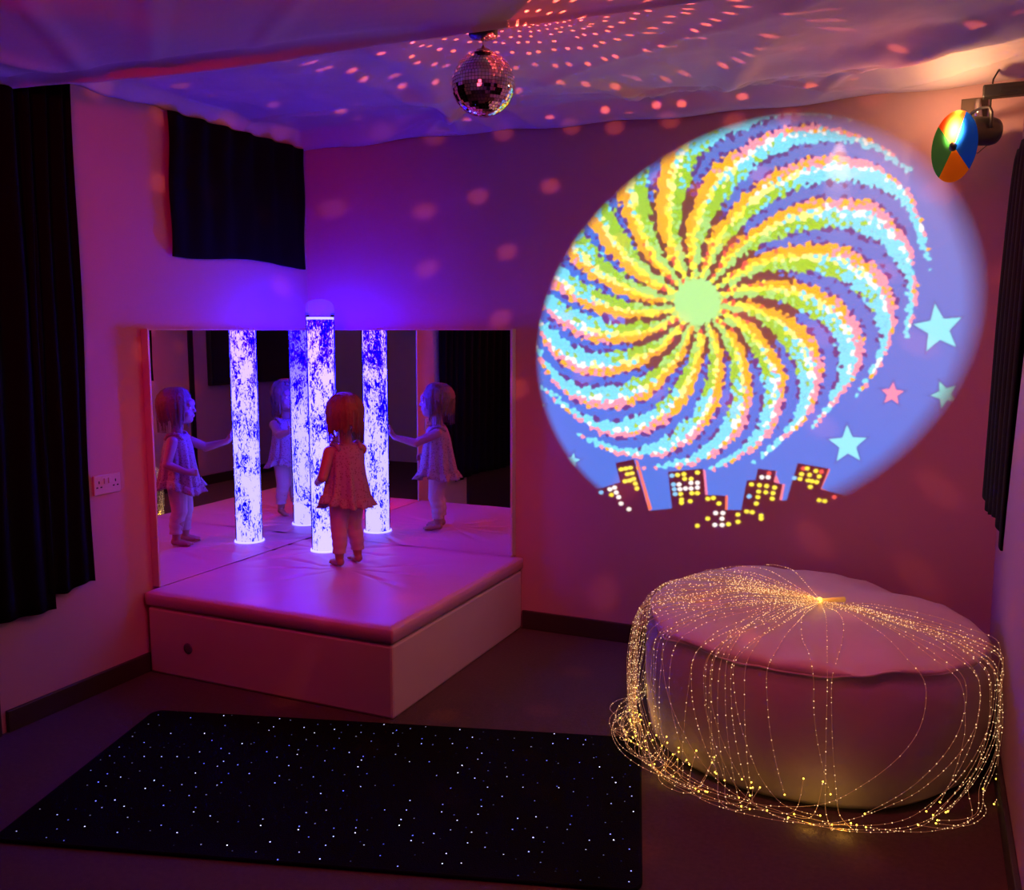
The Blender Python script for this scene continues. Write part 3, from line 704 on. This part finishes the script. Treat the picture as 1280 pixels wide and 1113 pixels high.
# ------------------------------------------------------------------ bean bag
BC = Vector((2.925, -.745, 0)); BRX, BRY = .64, .625
def bag_r(a, t):
    """radius multiplier at height fraction t"""
    return 1.0
def bag_top(x, y):
    dx, dy = x/BRX, y/BRY; r = math.hypot(dx, dy)
    z = .505 + .035*gau(dx+.45, .5)*gau(dy-.55, .6) - .030*max(0, dx)*max(0, min(1, r)) - .018*gau(dx-.1, .3)*gau(dy-.1, .3)
    z += .035*(1-r*r) if r < 1 else 0
    z += .012*math.sin(5*dx+2.2*dy+1)*gau(dx-.35, .5)*gau(dy+.25, .5)+.010*math.sin(7*dy-3*dx)*gau(dx-.5, .35)*gau(dy-.4, .4)
    z += .016*noise.noise(Vector((x*5, y*5, 1)))+.010*noise.noise(Vector((x*11, y*7, 4)))
    z -= .018*gau(dx*.5+dy+.62+.12*math.sin(6*dx), .045)*gau(dx-.2, .45)+.014*gau(dx*.3-dy+.55, .05)*gau(dx-.55, .3)
    return z
def seam_z(a):
    return -.024-.014*math.sin(3*a+1)-.010*math.sin(7*a)-.007*math.sin(13*a+1)
def bag_body():
    bm = B(); n = 120; rs = []
    def P_(a, k, z): 
        q = 1+.012*math.sin(5*a+1)+.010*noise.noise(Vector((2*math.cos(a), 2*math.sin(a), z*4)))
        return Vector((BRX*k*q*math.cos(a), BRY*k*q*math.sin(a), z))
    for t_, k in ((0, .90), (.06, .955), (.25, .985), (.5, 1.0), (.7, 1.0), (.82, .99), (.90, .975)):
        row = []
        for i in range(n):
            a = 2*PI*i/n; zt = bag_top(BRX*math.cos(a)*.98, BRY*math.sin(a)*.98)+seam_z(a); z = zt*t_/.90
            w = .010*math.sin(a*11+3*t_)*math.sin(PI*t_)
            row.append(P_(a, k+w, max(z, .0)))
        rs.append(row)
    row = []
    for k, dz in ((.985, .010), (.96, .020), (.92, .024)):
        row = []
        for i in range(n):
            a = 2*PI*i/n; base = bag_top(BRX*math.cos(a)*.98, BRY*math.sin(a)*.98)+seam_z(a)
            tp = bag_top(BRX*math.cos(a)*k, BRY*math.sin(a)*k); f = {.985: .45, .96: .8, .92: .97}[k]
            row.append(P_(a, k, base*(1-f)+tp*f))
        rs.append(row)
    for k in (.86, .78, .68, .56, .44, .32, .2, .1, .03):
        rs.append([Vector((BRX*k*math.cos(2*PI*i/n), BRY*k*math.sin(2*PI*i/n), bag_top(BRX*k*math.cos(2*PI*i/n), BRY*k*math.sin(2*PI*i/n)))) for i in range(n)])
    rings(bm, rs); seam = rs[6]
    return bm, seam
t = empty('bean_bag', BC, 0, 'large round pale bean bag seat in the right corner draped with fibre optics', 'bean bag')
bm, seam = bag_body(); obj('bag_cover', bm, M['bean'], t)
bm = B(); tube(bm, [p*1.002 for p in seam]+[seam[0]*1.002], .005, 8, caps=False); obj('seam_piping', bm, M['piping'], t)

# ------------------------------------------------------------------ fibre optic spray
O = Vector((2.955, -.70, 0))-BC; O.z = bag_top(O.x, O.y)+.012
t = empty('fibre_optic_spray', BC, 0, 'bundle of sparkling golden fibre optic strands spilling over the bean bag', 'fibre optic light')
rf = random.Random(11)
def side(a, z, off):
    k = 1.0+.02+off
    return Vector((BRX*k*math.cos(a), BRY*k*math.sin(a), z))
def catmull(P, n):
    out = []; P = [P[0]]+P+[P[-1]]
    for i in range(1, len(P)-2):
        for k in range(n):
            t_ = k/n; a, b, c, d = P[i-1], P[i], P[i+1], P[i+2]
            out.append(.5*((2*b)+(c-a)*t_+(2*a-5*b+4*c-d)*t_*t_+(3*b-a-3*c+d)*t_**3))
    out.append(P[-2]); return out
def strand(kind):
    if kind == 'left': a = R(rf.gauss(180, 20)); drift = R(rf.uniform(15, 60))
    elif kind == 'frontleft': a = R(rf.uniform(205, 250)); drift = R(rf.uniform(-5, 30))
    elif kind == 'front': a = R(rf.uniform(245, 285)); drift = R(rf.uniform(-15, 22))
    else: a = R(rf.gauss(338, 16)); drift = -R(rf.uniform(5, 75))
    pts = [O.copy()]
    rim = side(a, 0, -.03); d0 = (rim-O); d0.z = 0
    lift = rf.uniform(.004, .030)
    bend = rf.uniform(-.10, .10); perp = Vector((-d0.y, d0.x, 0))
    for s in (.12, .3, .5, .7, .88):
        p = O+d0*s+perp*bend*math.sin(PI*s); p.z = 0; q = math.hypot(p.x/BRX, p.y/BRY)
        p.z = bag_top(p.x, p.y)+.006+lift*math.sin(PI*min(1, s*1.05)); pts.append(p)
    off = rf.uniform(.0, .05) + (.03 if kind != 'front' else 0)
    rz = bag_top(rim.x, rim.y)
    pts.append(side(a, rz-.03, .0+.3*off))
    low = rf.uniform(.02, .10)
    for s in (.3, .55, .8, 1.0):
        pts.append(side(a+drift*.45*s*s, (rz-.03)*(1-s)+low*s, off*(.6+.6*math.sin(PI*s*.8))))
    if rf.random() < .8:
        end_a = a+drift*rf.uniform(.9, 1.5)
        rr = off+rf.uniform(.02, .16)
        for s in (.35, .7, 1.0):
            pts.append(side((a+drift*.45)*(1-s)+end_a*s, .012+low*(1-s)*.4+.01*rf.random(), rr*math.sin(PI*s*.7+.3)))
        if rf.random() < .4:
            e = side(end_a+.05*(1 if drift > 0 else -1), .06+.08*rf.random(), .03); pts.append(e)
    # stay inside the room and above the floor
    for p in pts:
        p.x = min(p.x, XW-.012-BC.x); p.z = max(p.z, .006); 
        if p.y+BC.y > YB-.01: p.y = YB-.01-BC.y
    return catmull(pts, 7)
def build_strand(kind):
    pts = strand(kind); bm = B(); tube(bm, pts, .0008, 4)
    nf = len(bm.faces)
    # sparkle nicks
    acc = rf.uniform(0, .03); step = rf.uniform(.022, .045)
    ln = 0
    for i in range(1, len(pts)):
        a, b = pts[i-1], pts[i]; L = (b-a).length
        while acc < L:
            p = a+(b-a)*(acc/L); far_ = ln+acc
            r_ = rf.choice((.0012, .0016, .0021)) if far_ > .12 else .0014
            bmesh.ops.create_icosphere(bm, subdivisions=1, radius=r_, matrix=Matrix.Translation(p))
            acc += step*rf.uniform(.4, 1.7)*(.55 if far_ < .35 else 1)
        acc -= L; ln += L
    bm.faces.ensure_lookup_table()
    for f in bm.faces[nf:]: f.material_index = 1
    n2 = len(bm.faces)
    bmesh.ops.create_icosphere(bm, subdivisions=1, radius=.0032, matrix=Matrix.Translation(pts[-1])); bm.faces.ensure_lookup_table()
    for f in bm.faces[n2:]: f.material_index = 2
    obj('fibre_strand', bm, [M['strand'], M['spark'], M['spark_hot']], t)
for kind, n in (('left', 50), ('frontleft', 14), ('front', 10), ('right', 20)):
    for _ in range(n): build_strand(kind)
bm = B(); tube(bm, [O+Vector((.005, 0, -.004)), O+Vector((.05, .02, .002)), O+Vector((.085, .045, 0))], [.010, .009, .011], 12)
obj('binding_sleeve', bm, mat('amber_sleeve', (.75, .45, .14), .4, var=(20, .1), emis=((1, .5, .08), .25)), t)
bm = B(); ellip(bm, O+Vector((-.003, 0, 0)), (.011, .011, .010), n=12); obj('glowing_root', bm, M['spark_hot'], t)
# light from the gathered fibre tips
for p in ((2.34, -1.10, .10), (2.30, -.95, .16), (2.50, -1.33, .05), (3.02, -1.47, .03), (3.12, -1.47, .03), (2.93, -.72, .60)):
    lamp('fibre_tip_glow', 'POINT', p, (1.0, .62, .10), .10 if p[2] < .3 else .2, size=.008)

# ------------------------------------------------------------------ child
def child():
    face = R(152)
    root = empty('person', (.604, -.502, PL+.003), face, 'toddler in a floral sleeveless tunic and pale leggings, barefoot, touching the bubble tube', 'person')
    # local: +X forward, +Y left
    inv = Matrix.Rotation(-face, 3, 'Z')
    tube_l = inv @ (Vector((TUBE.x, TUBE.y, 0))-Vector((.604, -.502, 0)))
    bm = B()
    LF, RF = Vector((.000, .056, 0)), Vector((.018, -.058, 0))
    for s, F in ((1, LF), (-1, RF)):
        hip = Vector((0, .040*s, .36)); knee = Vector((.010+F.x*.5, .044*s, .195)); ank = Vector((F.x-.012, F.y, .045))
        capsule(bm, hip, knee, .052, .036); capsule(bm, knee, Vector((knee.x-.008, (knee.y+ank.y)/2, .13)), .035, .033); capsule(bm, Vector((knee.x-.008, (knee.y+ank.y)/2, .13)), ank, .033, .022)
        capsule(bm, ank+Vector((-.008, 0, -.022)), ank+Vector((.045, .004*s, -.030)), .022, .018); capsule(bm, ank+Vector((.035, .004*s, -.030)), ank+Vector((.072, .008*s, -.034)), .019, .013)
        for k in range(5):
            yy = (.015-.0075*k)*(-s)*1.0; capsule(bm, ank+Vector((.066, yy+.006*s, -.035)), ank+Vector((.084-.004*k, yy*1.1+.007*s, -.037)), .0068-.0006*k if k else .0085, .0062-.0006*k if k else .008, 8)
    ellip(bm, (0, 0, .385), (.062, .082, .07)); ellip(bm, (.012, 0, .46), (.066, .078, .085)); ellip(bm, (0, 0, .55), (.058, .080, .080))
    ellip(bm, (-.002, 0, .60), (.045, .088, .035)); capsule(bm, (0, 0, .61), (.006, 0, .69), .034, .033)
    # head
    H = Vector((.018, 0, .775)); 
    ellip(bm, H+Vector((-.012, 0, .012)), (.090, .078, .088)); ellip(bm, H+Vector((.022, 0, -.035)), (.058, .062, .060)); ellip(bm, H+Vector((.050, 0, -.066)), (.026, .030, .024))
    ellip(bm, H+Vector((.048, .030, -.034)), (.026, .026, .026)); ellip(bm, H+Vector((.048, -.030, -.034)), (.026, .026, .026))
    ellip(bm, H+Vector((.066, 0, .022)), (.020, .050, .026))
    capsule(bm, H+Vector((.076, 0, -.002)), H+Vector((.086, 0, -.020)), .007, .010, 10); ellip(bm, H+Vector((.078, .008, -.022)), (.008, .006, .006)); ellip(bm, H+Vector((.078, -.008, -.022)), (.008, .006, .006))
    ellip(bm, H+Vector((.072, 0, -.044)), (.011, .018, .007)); ellip(bm, H+Vector((.070, 0, -.052)), (.011, .015, .006))
    for s in (1, -1):
        ellip(bm, H+Vector((-.006, .079*s, -.014)), (.013, .007, .021)); 
    # right arm reaching to the tube
    sR = Vector((.005, -.090, .592)); eR = Vector((.125, -.100, .520))
    d = (tube_l-Vector((0, -.06, 0))); d.z = 0; d.normalize()
    palm = Vector((tube_l.x, tube_l.y, 0))-d*(TUBE_R+.016); palm.z = .600
    side_ = Vector((-d.y, d.x, 0)).normalized()
    palm += side_*-.035; palm -= d*.0
    wR = palm+Vector((0, 0, -.028))-d*.020
    L1 = (wR-sR).length
    eR = (sR+wR)/2+Vector((0, -.02, -.045))
    capsule(bm, sR, eR, .031, .025); capsule(bm, eR, wR, .026, .016)
    capsule(bm, wR, palm, .016, .017)
    capsule(bm, palm-side_*.010, palm+side_*.010+Vector((0, 0, .006)), .014, .014, 12)
    for k in range(4):
        o_ = (k-1.5)*.0105; base = palm+side_*o_+Vector((0, 0, .012)); m1 = base+side_*o_*.55+Vector((0, 0, .015+.003*(1.5-abs(k-1.5))))+d*.004; tp = m1+side_*o_*.35+Vector((0, 0, .012))+d*.007
        capsule(bm, base, m1, .0065, .006, 8); capsule(bm, m1, tp, .006, .0052, 8)
    capsule(bm, palm+side_*.012+Vector((0, 0, -.008)), palm+side_*.030+Vector((0, 0, .004))+d*.004, .0075, .0065, 8); capsule(bm, palm+side_*.030+Vector((0, 0, .004))+d*.004, palm+side_*.040+Vector((0, 0, .014))+d*.006, .0065, .0056, 8)
    # left arm bent with the hand at the waist
    sL = Vector((.0, .092, .592)); eL = Vector((-.018, .142, .470)); wL = Vector((.075, .125, .430))
    capsule(bm, sL, eL, .031, .025); capsule(bm, eL, wL, .026, .017); pl = wL+Vector((.026, -.012, -.006)); capsule(bm, wL, pl, .016, .017)
    ellip(bm, pl, (.020, .013, .020))
    for k in range(4):
        b0 = pl+Vector((.012, -.002, .013-.009*k)); b1 = b0+Vector((.015, -.008, -.002)); b2 = b1+Vector((.004, -.012, -.004))
        capsule(bm, b0, b1, .0065, .006, 8); capsule(bm, b1, b2, .006, .0052, 8)
    capsule(bm, pl+Vector((0, -.006, .012)), pl+Vector((.012, -.018, .022)), .0072, .006, 8)
    body = obj('body', fuse(bm, .0036, 3), M['skin'], root)
    # face
    for s in (1, -1):
        bm = B(); ellip(bm, H+Vector((.0705, .027*s, -.002)), (.0085, .0115, .0085), n=16); e = obj('eye', bm, M['eye'], root)
        bm = B(); ellip(bm, H+Vector((.0775, .027*s, -.002)), (.0028, .0052, .0055), n=12); obj('iris', bm, M['iris'], e)
    bm = B(); ellip(bm, H+Vector((.0815, 0, -.0445)), (.0035, .0125, .0036), n=16); ellip(bm, H+Vector((.080, 0, -.0505)), (.0035, .010, .0036), n=16); obj('lips', bm, M['lip'], root)
    # hair: locks falling from the crown to the shoulders
    bm = B(); rh = random.Random(3)
    ellip(bm, H+Vector((-.020, 0, .022)), (.094, .087, .090))
    crown = H+Vector((-.030, 0, .085))
    for k in range(150):
        a = rh.uniform(-PI, PI)             # direction around the head, 0 = face
        if abs(a) < .75: 
            L = rh.uniform(.25, .42)
        else: L = 1.0
        lv = rh.uniform(-.22, .12); fl = rh.uniform(-.006, .016)
        rx, ry = .098, .090
        pts = []
        for j in range(8):
            s = j/7*L; ph = s*(2.05+lv)
            if ph < 1.57:
                p = H+Vector((-.020+rx*math.sin(ph)*math.cos(a), ry*math.sin(ph)*math.sin(a), .020+.090*math.cos(ph)))
            else:
                dn = (ph-1.57); p = H+Vector((-.020+rx*(1-.25*dn)*math.cos(a), ry*(1.02-.25*dn)*math.sin(a), .020-.22*dn*rh.uniform(.88, 1.08)))
            p += Vector((rh.uniform(-1, 1), rh.uniform(-1, 1), 0))*.003
            if ph > 1.57: p += Vector((math.cos(a), math.sin(a), 0))*(fl*(ph-1.57)*2-.030*(ph-1.57)*(1.2-(ph-1.57)))
            pts.append(p)
        rr = [.006+.003*math.sin(PI*j/7) for j in range(8)]; rr[-1] = .003
        tube(bm, pts, rr, 6)
    hair = obj('hair', fuse(bm, .0032, 1, .4), M['hair'], root)
    # fine flyaway wisps
    bm = B()
    for k in range(90):
        a = rh.uniform(.9, 2*PI-.9); pts = []
        for j in range(7):
            s = j/6; ph = .5+s*1.7; o_ = 1.03+.03*rh.random()
            if ph < 1.57: p = H+Vector((-.020+.1*o_*math.sin(ph)*math.cos(a), .092*o_*math.sin(ph)*math.sin(a), .022+.094*o_*math.cos(ph)))
            else: dn = ph-1.57; p = H+Vector((-.020+.1*(o_-.1*dn)*math.cos(a), .092*(o_-.1*dn)*math.sin(a), .022-.25*dn))
            pts.append(p)
        tube(bm, pts, .0007, 3)
    tag(obj('hair_wisps', bm, M['hair'], root), kind='stuff')
    # tunic
    n = 96
    def tr(a, z, thick=0.0):
        # z from .33 (hem) to .628
        k = (z-.325)/(.628-.325)
        rx = np.interp(k, [0, .12, .45, .75, .92, 1.0], [.112, .102, .086, .074, .060, .046]); ry = np.interp(k, [0, .12, .45, .72, .86, .95, 1.0], [.122, .113, .095, .090, .090, .074, .052])
        pl_ = (1-k)**1.2*(.012*math.sin(a*9+.6)+.006*math.sin(a*17+2)); 
        return Vector(((rx+pl_+thick)*math.cos(a)+.004, (ry+pl_+thick)*math.sin(a), z))
    def shell(zs, f):
        bm = B(); rs = []
        for z in zs: rs.append([f(2*PI*i/n, z) for i in range(n)])
        rings(bm, rs, caps=False); return bm
    bm = shell([.34+(.628-.34)*j/24 for j in range(25)], lambda a, z: tr(a, z)+Vector((0, 0, (-.018*math.sin(2*a+.5) if z < .40 else 0)*(.40-z)/.06)))
    tu = obj('tunic', bm, M['tunic'], root); s = tu.modifiers.new('solid', 'SOLIDIFY'); s.thickness = .004; s.offset = 1
    def ruf(a, z):
        k = (.358-z)/.045; p = tr(a, .34+0*z, .004+.020*k+.012*k*math.sin(a*15+1)+.007*k*math.sin(a*31)); p.z = z-.018*math.sin(2*a+.5)-.010*math.sin(3*a); return p
    rf_ = obj('hem_ruffle', shell([.358, .348, .338, .326, .313], ruf), M['tunic'], tu); s = rf_.modifiers.new('solid', 'SOLIDIFY'); s.thickness = .003
    bm = B()
    for s_ in (1, -1):
        tube(bm, [(.048, .058*s_, .600), (.030, .066*s_, .625), (0, .066*s_, .634), (-.030, .064*s_, .625), (-.048, .056*s_, .600)], .011, 8)
    obj('shoulder_strap', bm, M['tunic'], tu)
    # leggings
    bm = B(); ellip(bm, (0, 0, .375), (.070, .090, .065))
    for s, F in ((1, LF), (-1, RF)):
        hip = Vector((0, .040*s, .36)); knee = Vector((.010+F.x*.5, .044*s, .195)); ank = Vector((F.x-.012, F.y, .075))
        capsule(bm, hip, knee, .058, .043); pr = knee
        for j in range(1, 7):
            q = j/6; p = knee*(1-q)+ank*q+Vector((-.006*math.sin(PI*q), 0, 0)); capsule(bm, pr, p, .043-.010*q+.003*(j % 2), .043-.010*(q)+.003*((j+1) % 2)); pr = p
    me = fuse(bm, .004, 2)
    bm = bmesh.new(); bm.from_mesh(me); r = bmesh.ops.bisect_plane(bm, geom=bm.verts[:]+bm.edges[:]+bm.faces[:], plane_co=(0, 0, .070), plane_no=(0, 0, 1), clear_inner=True)
    obj('leggings', bm, M['leggings'], root)
    return root
child()

# ------------------------------------------------------------------ things seen only in the mirrors
t = empty('television', (XW-.02, -3.7, 1.4), 0, 'black flat television on the right wall, seen in the left mirror', 'television')
keep(obj('tv_casing', bx(XW-.06, XW-.005, -4.34, -3.06, 1.03, 1.78), M['black_plastic'], bevel=.006), t)
keep(obj('tv_screen', bx(XW-.064, XW-.060, -4.32, -3.08, 1.05, 1.76), M['screen'], smooth=False), t)
tag(obj('cable_trunking', bx(XW-.02, XW-.001, -2.86, -2.80, .10, 2.3), M['black_plastic'], bevel=.002), 'dark vertical cable trunking on the right wall, seen in the left mirror', 'trunking')
t = empty('projector', (PROJ.x, PROJ.y-.12, PROJ.z), 0, 'dark picture projector on a wall bracket behind the viewer', 'projector')
keep(obj('casing', bx(PROJ.x-.12, PROJ.x+.12, PROJ.y-.32, PROJ.y-.06, PROJ.z-.07, PROJ.z+.06), M['black_plastic'], bevel=.01), t)
bm = oriented([(.040, .0), (.040, .06), (.034, .055), (.034, .0)], Vector((PROJ.x, PROJ.y-.06, PROJ.z)), Vector((0, 1, 0)), 32); keep(obj('lens_barrel', bm, M['black_metal']), t)
keep(obj('wall_bracket', bx(PROJ.x-.03, PROJ.x+.03, YN+.001, PROJ.y-.30, PROJ.z-.09, PROJ.z-.07), M['black_metal'], bevel=.003), t)
